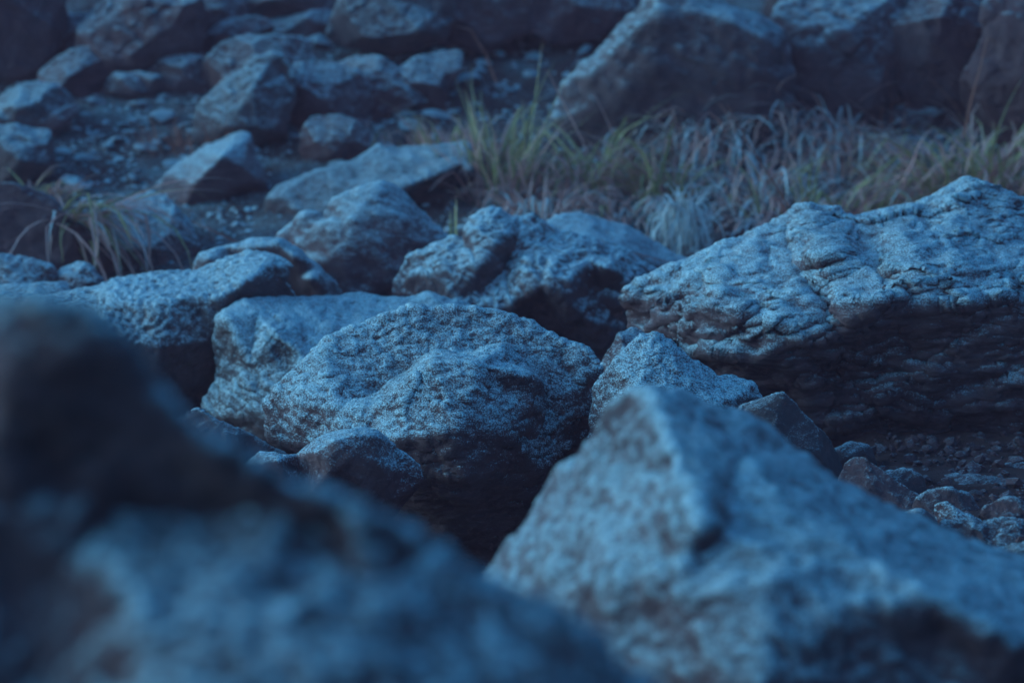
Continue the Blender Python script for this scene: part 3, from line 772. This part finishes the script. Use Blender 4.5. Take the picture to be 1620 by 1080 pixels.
rng = np.random.RandomState(5)
PEB = [pebble_mesh(100 + i) for i in range(8)]
def gravel_patch():
    Vs, Fs, off = [], [], 0
    n = 9000
    px = rng.uniform(-120, 1740, n)
    py = rng.uniform(20, 420, n)
    for a, b in zip(px, py):
        y = ground_y_fast(b)
        p = at(a, b, y)
        z = float(ground_z(p.x, y))
        s = rng.choice([.014, .020, .027, .038], p=[.3, .35, .22, .13]) * rng.uniform(.8, 1.5)
        V, F = PEB[rng.randint(8)]
        th = rng.uniform(0, 6.28)
        tx = rng.uniform(-.4, .4)
        M = np.array(Euler((tx, rng.uniform(-.4, .4), th)).to_matrix())
        Vs.append(V @ M.T * s + np.array([p.x, y, z + s * .12]))
        Fs.append(F + off)
        off += len(V)
    me = bpy.data.meshes.new('gravel')
    me.from_pydata(np.concatenate(Vs).tolist(), [], np.concatenate(Fs).tolist())
    me.materials.append(PEBBLE)
    o = bpy.data.objects.new('gravel', me)
    col.objects.link(o)
    tag(o, 'fine frosty gravel strewn over the slope between the rocks', 'gravel', kind='stuff')
_gy_rows = np.arange(-20, 480, 10)
_gy = np.array([ground_y(r) for r in _gy_rows])
def ground_y_fast(py):
    return float(np.interp(py, _gy_rows, _gy))
gravel_patch()
def grit_patch():
    Vs, Fs, off = [], [], 0
    for _ in range(2600):
        x, y = rng.uniform(.7, 1.95), rng.uniform(4.7, 6.9)
        z = float(ground_z(x, y))
        s = rng.choice([.010, .018, .030, .050], p=[.35, .35, .22, .08]) * rng.uniform(.8, 1.4)
        V, F = PEB[rng.randint(8)]
        M = np.array(Euler((rng.uniform(-.7, .7), rng.uniform(-.7, .7), rng.uniform(0, 6.28))).to_matrix())
        Vs.append(V @ M.T * s + np.array([x, y, z + s * rng.uniform(-.05, .25) + .012]))
        Fs.append(F + off)
        off += len(V)
    me = bpy.data.meshes.new('rubble')
    me.from_pydata(np.concatenate(Vs).tolist(), [], np.concatenate(Fs).tolist())
    me.materials.append(ROCK_BARE)
    o = bpy.data.objects.new('rubble', me)
    col.objects.link(o)
    tag(o, 'dark broken rubble on the shaded soil below the huge layered boulder', 'rubble', kind='stuff')
grit_patch()

PM = []
for i in range(6):
    V, F = pebble_mesh(300 + i, 2, .55)
    V = V + (.035 * fbm(V * 5 + i * 9, 3))[:, None] * V / np.linalg.norm(V, axis=1)[:, None]
    me = bpy.data.meshes.new('stone')
    me.from_pydata(V.tolist(), [], F.tolist())
    me.materials.append(PEBBLE)
    PM.append(me)
def loose(px, py, size, label, group=None, k=0, rz=0.0):
    y = ground_y(py, px)
    p = at(px, py, y)
    o = bpy.data.objects.new('stone', PM[k % 6])
    o.location = (p.x, y, float(ground_z(p.x, y)) + size * .14)
    o.scale = (size, size, size)
    o.rotation_euler = (rng.uniform(-.25, .25), rng.uniform(-.25, .25), rz)
    col.objects.link(o)
    tag(o, label, 'stone', group)
for i, (x, y, s, lab) in enumerate([
        (616, 182, .085, 'pale oval stone on the gravel above the rock with the black overhang'),
        (790, 96, .12, 'brightest frosted stone at the top of the gravel, under the overhanging long rock'),
        (765, 104, .10, 'frosted stone touching the brightest one at the top of the gravel'),
        (758, 120, .09, 'frosted stone just below the bright pair at the top of the gravel'),
        (826, 70, .07, 'pale stone in the shadow below the overhanging long rock'),
        (220, 170, .11, 'low pale stone on the gravel below the squared stone'),
        (258, 158, .08, 'pointed pale stone at the right foot of the squared stone'),
        (195, 202, .07, 'small frosted stone in the middle of the left gravel patch'),
        (120, 210, .09, 'pale stone beside the end of the flat slab at the left'),
        (755, 172, .08, 'stone with a dark gap under it on the gravel behind the tall grass'),
        (602, 206, .07, 'small pale stone on the gravel just above the black-overhang rock'),
        (845, 94, .11, 'grey stone at the foot of the great slanting slab, near its top'),
        (840, 122, .09, 'stone below the grey one, at the foot of the great slanting slab')]):
    loose(x, y, s, lab, k=i, rz=i * 1.3)
n = 0
while n < 110:
    if n < 45:
        x, y = rng.uniform(90, 320), rng.uniform(165, 300)
    elif n < 95:
        x, y = rng.uniform(590, 880), rng.uniform(75, 235)
    else:
        x, y = rng.uniform(0, 900), rng.uniform(60, 300)
    loose(x, y, rng.choice([.035, .045, .06, .075]) * rng.uniform(.8, 1.2), 'one of the many small frosted stones loose on the gravel', 'small loose stones on the gravel', n, rng.uniform(0, 6))
    n += 1

RUB = [(30, 118, 'between the black corner rock and the lumpy pale rock'), (150, 168, 'at the foot of the dark domed rock'), (200, 92, 'above the small tilted pale stone'),
       (340, 250, 'right behind the tip of the tilted slab'), (255, 196, 'in the middle of the gravel under the squared stone'), (466, 222, 'against the steep pointed rock, near the squat block'),
       (610, 150, 'in front of the low rounded rock'), (470, 76, 'between the pale ledges and the broad frosted rock'), (690, 190, 'on the gravel below the ridge-topped rock'),
       (735, 140, 'on the gravel beside the ridge-topped rock'), (880, 60, 'under the long dark overhanging rock'), (655, 210, 'just above the rim of the black-overhang rock'),
       (560, 228, 'touching the squat block with the frosted rim'), (130, 258, 'on the gravel behind the trailing grass'), (118, 300, 'beside the tussock on the dark smooth boulder'),
       (210, 290, 'on the gravel behind the grass-hung rock'), (270, 268, 'beside the pale face of the tilted slab'), (60, 186, 'under the lumpy pale rock at the picture edge'),
       (168, 60, 'in front of the wide dark rock face'), (320, 128, 'at the shoulder of the broad frosted rock'), (505, 74, 'below the lower pale ledge'),
       (925, 88, 'resting on the upper edge of the great slanting slab foot'), (800, 150, 'on the gravel behind the tips of the tall grass'), (700, 100, 'at the crest of the ridge-topped rock'),
       (640, 186, 'on the gravel near the pale oval stone'), (385, 246, 'in the notch between the tilted slab and the flat flecked rock'), (230, 240, 'alone in the lower part of the gravel patch'), (95, 250, 'behind the blades of the tussock at the picture edge')]
for i, (x, y, where) in enumerate(RUB):
    loose(x, y, rng.uniform(.10, .20), 'fist-sized rubble stone ' + where, 'rubble stones between the hillside rocks', i, rng.uniform(0, 6))
for i, (x, y, s) in enumerate([(1.12, 5.35, .07), (1.30, 5.5, .05), (1.42, 5.85, .09), (1.05, 5.8, .05), (1.2, 6.1, .06), (1.36, 6.25, .05), (1.5, 5.6, .06), (1.0, 6.2, .07), (1.55, 6.1, .08), (1.27, 5.72, .035), (1.18, 5.6, .03), (1.46, 5.3, .05)]):
    me = PM[(i + 2) % 6].copy()
    me.materials[0] = ROCK_BARE
    o = bpy.data.objects.new('stone', me)
    o.location = (x, y, float(ground_z(x, y)) + s * .14)
    o.scale = (s, s, s)
    o.rotation_euler = (rng.uniform(-.25, .25), rng.uniform(-.25, .25), i * 1.7)
    col.objects.link(o)
    tag(o, 'small dull stone on the shaded soil below the huge layered boulder', 'stone', 'small stones on the shaded soil')

# ------------------------------------------------------------------ grass
def blade(Vs, Fs, UV, root, az, length, width, lean, droop, rg, nseg=6):
    """one bent, folded leaf: lean = tilt at the root, droop = how far it bends over"""
    d = np.array([math.cos(az), math.sin(az), 0.0])
    side = np.array([-d[1], d[0], 0.0])
    tw = rg.uniform(-.9, .9)
    side = side * math.cos(tw) + d * math.sin(tw)
    p = np.array(root, float)
    off = len(Vs)
    kink = rg.uniform(.35, .8) if rg.random() < .25 else 2.0
    kamt = rg.uniform(.5, 1.2)
    for k in range(nseg + 1):
        f = k / nseg
        a = lean + droop * f ** 1.3 + (kamt if f > kink else 0.0)
        if k:
            az += rg.gauss(0, .16)
            d = np.array([math.cos(az), math.sin(az), 0.0])
        w = width * (1 - f ** 2.2) * (.75 + .5 * min(1, f * 3)) * .5
        up = np.array([0, 0, 1.0]) * math.sin(a) * .0
        t = d * math.sin(a) + np.array([0, 0, math.cos(a)])
        nrm = np.cross(side, t)
        Vs.append(p - side * w + nrm * w * .35)
        Vs.append(p.copy())
        Vs.append(p + side * w + nrm * w * .35)
        UV += [f, f, f]
        if k:
            o = off + 3 * (k - 1)
            Fs.append((o, o + 1, o + 4, o + 3))
            Fs.append((o + 1, o + 2, o + 5, o + 4))
        p = p + t * length / nseg
def grass_mesh(name, mat, specs, rg):
    Vs, Fs, UV = [], [], []
    for s in specs:
        blade(Vs, Fs, UV, *s, rg)
    me = bpy.data.meshes.new(name)
    me.from_pydata([tuple(v) for v in Vs], [], Fs)
    uv = me.uv_layers.new(name='UVMap')
    li = np.empty(len(me.loops), np.int32)
    me.loops.foreach_get('vertex_index', li)
    u = np.zeros((len(li), 2), np.float32)
    u[:, 1] = np.array(UV, np.float32)[li]
    uv.data.foreach_set('uv', u.ravel())
    me.polygons.foreach_set('use_smooth', np.ones(len(me.polygons), bool))
    me.materials.append(mat)
    return me
def tussock(label, px, py, spread, length, kinds, seed, y=None, lean=.25, droop=1.3, bias=None, z=None, width=.013, group='grass tussocks among the rocks', name='grass_tussock', low=0.0):
    rg = random.Random(seed)
    if y is None:
        y = ground_y(py, px)
    p = at(px, py, y)
    root = bpy.data.objects.new(name, None)
    root.empty_display_size = .05
    root.location = (p.x, y, p.z if z is None else z)
    col.objects.link(root)
    tag(root, label, 'grass', group)
    for pname, mat, n, fl, fd in kinds:
        sp = []
        if mat in (DRY, FROSTED):
            n = int(n * 1.9)
        for _ in range(int(n * .8) if n > 5 else n):
            r, a = spread * math.sqrt(rg.random()), rg.uniform(0, 6.283)
            az = a + rg.gauss(0, .6)
            if bias is not None and rg.random() < .72:
                az = bias + rg.gauss(0, .55)
            sp.append(((r * math.cos(a), r * math.sin(a) * .7, -.02), az, length * fl * 1.15 * rg.uniform(.4, 1.2), width * rg.uniform(.7, 1.3),
                       low + (.22 if lean > .3 else 0) + abs(rg.gauss(0, lean * 1.35)) * fd, 1.12 * droop * fd * rg.uniform(.4, 1.35)))
        me = grass_mesh(pname, mat, sp, rg)
        o = bpy.data.objects.new(pname, me)
        o.parent = root
        o['kind'] = 'stuff'
        col.objects.link(o)
    return root
G = lambda n, fl=1, fd=1: ('green_blades', GREEN, n, fl, fd)
Dn = lambda n, fl=1, fd=1: ('dry_blades', DRY, n, fl, fd)
Fz = lambda n, fl=1, fd=1: ('frosted_blades', FROSTED, n, fl, fd)
Ru = lambda n, fl=1, fd=1: ('rusty_blades', RUST, n, fl, fd)
PI = math.pi
tussock('tall upright green grass behind the rock with the black overhang', 790, 318, .15, .52, [G(56, 1, .7), Dn(50, .7, 1.1)], 1, lean=.3, droop=.9)
tussock('yellow-green tussock left of the tall upright grass, over the flat-topped rock', 705, 262, .12, .24, [G(36, 1, .9), Dn(50, 1, 1.1)], 2)
tussock('low thin grass fringe along the back of the flat-topped rock', 620, 236, .22, .12, [G(36), Dn(44)], 3, width=.006)
tussock('arching green tussock in front of the great slanting slab', 930, 300, .12, .46, [G(70, 1, 1.1), Dn(50, .8, 1.3)], 4, droop=1.8, lean=.4)
tussock('green tussock bending over to the left above the smooth humped rock', 1050, 318, .10, .42, [G(80, 1, 1.1), Dn(30)], 5, droop=2.0, bias=PI * .95, lean=.4)
tussock('reddish dead grass hanging down beside the black overhang', 865, 345, .16, .30, [Dn(90, 1, 1.3), Fz(40, 1, 1.5)], 6, droop=2.0, lean=.4)
tussock('mop of pale frosted grass hanging over the smooth humped rock', 1078, 340, .05, .24, [Fz(120, 1, 1.7)], 7, y=9.35, droop=1.9, lean=.5, width=.010, bias=-PI / 2)
tussock('large frosted dead tussock under the end of the great slanting slab', 1125, 250, .16, .40, [Fz(110, 1, 1.4), Dn(70, 1, 1.4)], 8, droop=2.1, bias=-PI * .7, lean=.5)
tussock('pinkish frosted dead tussock just before the layered shelves', 1265, 226, .20, .42, [Fz(110, 1, 1.4), Dn(110, 1, 1.3)], 9, droop=2.1, bias=-PI * .78, lean=.5)
tussock('frosted dead grass in the middle of the grass bank, above the leaning stalk', 1190, 310, .18, .34, [Fz(60, 1, 1.4), G(34, 1, 1.3), Dn(60, 1, 1.3)], 10, droop=2.0, lean=.5)
tussock('green tussock peeking over the crest of the huge layered boulder', 1370, 345, .15, .38, [G(90, 1, 1.2), Dn(36)], 11, droop=1.9, bias=0.3, lean=.5)
tussock('small upright green tuft behind the shoulder of the huge layered boulder', 1280, 340, .05, .26, [G(14, 1, .6)], 12, droop=.9, width=.011)
tussock('tall green tussock at the picture edge above the huge layered boulder', 1540, 320, .17, .54, [G(80, 1, 1), Dn(60, 1, 1)], 13, droop=1.5, lean=.35)
tussock('yellowing tussock at the end of the grass bank, over the boulder crest', 1625, 340, .16, .46, [G(70, 1, 1.1), Dn(50)], 14, droop=1.8, lean=.4)
tussock('rust-red thin grass in front of the tall dark rock', 1395, 196, .16, .26, [Ru(80, 1, .7)], 15, lean=.25, droop=.7, width=.006)
tussock('yellow-green tussock on top of the dark smooth boulder', 70, 312, .09, .17, [G(24, 1, 1), Dn(22)], 16, y=9.3, droop=1.8, lean=.4, bias=-.3)
tussock('trailing grass flowing down over the sloping dark rock', 118, 340, .11, .46, [G(34, 1, 1.2), Dn(40, 1, 1.25), Fz(8, 1, 1.2)], 17, y=9.05, droop=1.2, lean=.35, low=.75, bias=-.45)
tussock('matted dusty-pink thatch at the foot of the great slanting slab', 1080, 232, .24, .26, [Dn(90, 1, 1.5), Fz(40, 1, 1.6)], 31, droop=2.2, lean=.7)
tussock('matted straw lying between the arching tussock and the pale mop of grass', 985, 345, .2, .26, [Dn(90, 1, 1.5), Fz(40, 1, 1.6), G(20, 1.1, 1.2)], 32, droop=2.1, lean=.7)
tussock('tangled frosted thatch behind the shoulder of the huge layered boulder', 1230, 345, .22, .28, [Dn(70, 1, 1.4), Fz(70, 1, 1.5), G(20, 1.1, 1.2)], 33, droop=2.1, lean=.6)
tussock('purplish dead grass hanging in front of the blocky capped rock', 1320, 250, .2, .32, [Dn(90, 1, 1.4), Fz(50, 1, 1.4)], 34, droop=2.1, lean=.6, bias=-PI * .6)
tussock('straw-coloured thatch under the tall green tussock at the picture edge', 1500, 345, .24, .30, [Dn(90, 1, 1.4), Fz(30, 1, 1.4), G(30, 1.1, 1.2)], 35, droop=2.0, lean=.6)
tussock('dark reddish sprigs on the soil behind the tilted slab', 300, 238, .22, .16, [Ru(90, 1, 1)], 18, width=.006)
tussock('two short green blades standing by the peaked rock', 720, 392, .03, .26, [('green_blades', GREEN, 3, 1, .2)], 19, y=9.05, width=.014, lean=.05, droop=.2)
tussock('sparse rust-coloured grass on the slope under the red-shaded rock', 1585, 200, .2, .34, [Ru(44, 1, .9), Dn(24)], 20, droop=1.0, width=.006, lean=.35)
tussock('frost-bitten grass in front of the lower layered shelf', 1460, 290, .16, .32, [Dn(60, 1, 1.2), G(34, 1, 1.1), Fz(20, 1, 1.3)], 21, droop=1.8, lean=.5)
tussock('dull grass at the foot of the great slanting slab, behind the arching tussock', 1015, 245, .18, .26, [Dn(60, 1, 1.2), G(26), Fz(30, 1, 1.4)], 22, droop=1.7, lean=.4)

def stem(label, pts, y, w=.0035, mat=None, name='straw'):
    """a single dry stalk from its foot to its tip"""
    P = [at(a, b, y + d) for a, b, d in pts]
    bm = bmesh.new()
    rings = []
    for i, p in enumerate(P):
        r = w * (1 - .6 * i / (len(P) - 1)) / 2
        rings.append([bm.verts.new(p - P[0] + Vector((math.cos(k * 1.2566) * r, 0, math.sin(k * 1.2566) * r)) + Vector((0, math.sin(k * 1.2566) * r, 0))) for k in range(5)])
    for a, b in zip(rings, rings[1:]):
        for k in range(5):
            bm.faces.new((a[k], a[(k + 1) % 5], b[(k + 1) % 5], b[k]))
    bm.faces.new(rings[-1])
    me = bpy.data.meshes.new(name)
    bm.to_mesh(me)
    bm.free()
    me.materials.append(mat or RUST)
    o = bpy.data.objects.new(name, me)
    o.location = P[0]
    col.objects.link(o)
    tag(o, label, 'straw', 'single dry grass stalks')
stem('thin brown stalk leaning left above the shoulder of the huge layered boulder', [(1256, 340, 0), (1225, 290, 0), (1190, 235, -.02), (1150, 166, -.05)], 8.6, .006)
stem('hooked thin stalk beside the leaning brown stalk', [(1228, 330, 0), (1198, 270, 0), (1170, 232, 0), (1158, 228, -.02), (1148, 262, -.03)], 8.9, .005, DRY)
stem('tall dark stalk crossing the red-shaded rock at the right', [(1525, 215, 0), (1536, 160, 0), (1550, 110, -.02), (1562, 60, -.04)], 9.8, .009)
stem('straight straw leaning left in front of the great slanting slab', [(926, 232, 0), (905, 190, 0), (885, 150, 0), (866, 112, -.03)], 9.8, .009, DRY)
stem('thin stalk against the dark face of the great slanting slab', [(972, 215, 0), (960, 190, 0), (940, 148, -.03)], 9.9, .007, DRY)
stem('drooping stalk in front of the gap at the top edge', [(785, 130, 0), (768, 85, 0), (745, 48, -.02), (722, 42, -.03)], 10.2, .008)
stem('rusty stalk lying across the hollow beside the tilted slab', [(372, 382, 0), (330, 362, 0), (286, 344, .1)], 9.2, .009)
stem('thin red stalk lying over the smooth humped rock', [(1090, 424, 0), (1040, 410, -.02), (990, 396, -.02), (955, 392, 0)], 8.45, .004)
# ------------------------------------------------------------------ a thin haze volume, added to lift the shadows
def build_added_haze():
    bm = bmesh.new()
    bmesh.ops.create_cube(bm, size=1.0)
    for v in bm.verts:
        v.co = Vector((v.co.x * 40, v.co.y * 46, v.co.z * 16))
    me = bpy.data.meshes.new('haze')
    bm.to_mesh(me)
    bm.free()
    m = bpy.data.materials.new('shadow_lift_haze')
    m.use_nodes = True
    nt = m.node_tree
    nt.nodes.clear()
    out = nt.nodes.new('ShaderNodeOutputMaterial')
    pv = nt.nodes.new('ShaderNodeVolumePrincipled')
    pv.inputs['Color'].default_value = (1.0, .50, .64, 1)  # tinted so that the lifted shadows turn purple
    pv.inputs['Density'].default_value = .0065
    nt.links.new(pv.outputs[0], out.inputs['Volume'])
    me.materials.append(m)
    o = bpy.data.objects.new('haze', me)
    o.location = (0, 13, 6.2)
    col.objects.link(o)
    tag(o, 'thin haze added over the boulder slope to lift the shadows', 'haze', kind='stuff')
build_added_haze()
print('total', round(time.time() - T0, 1), 's')
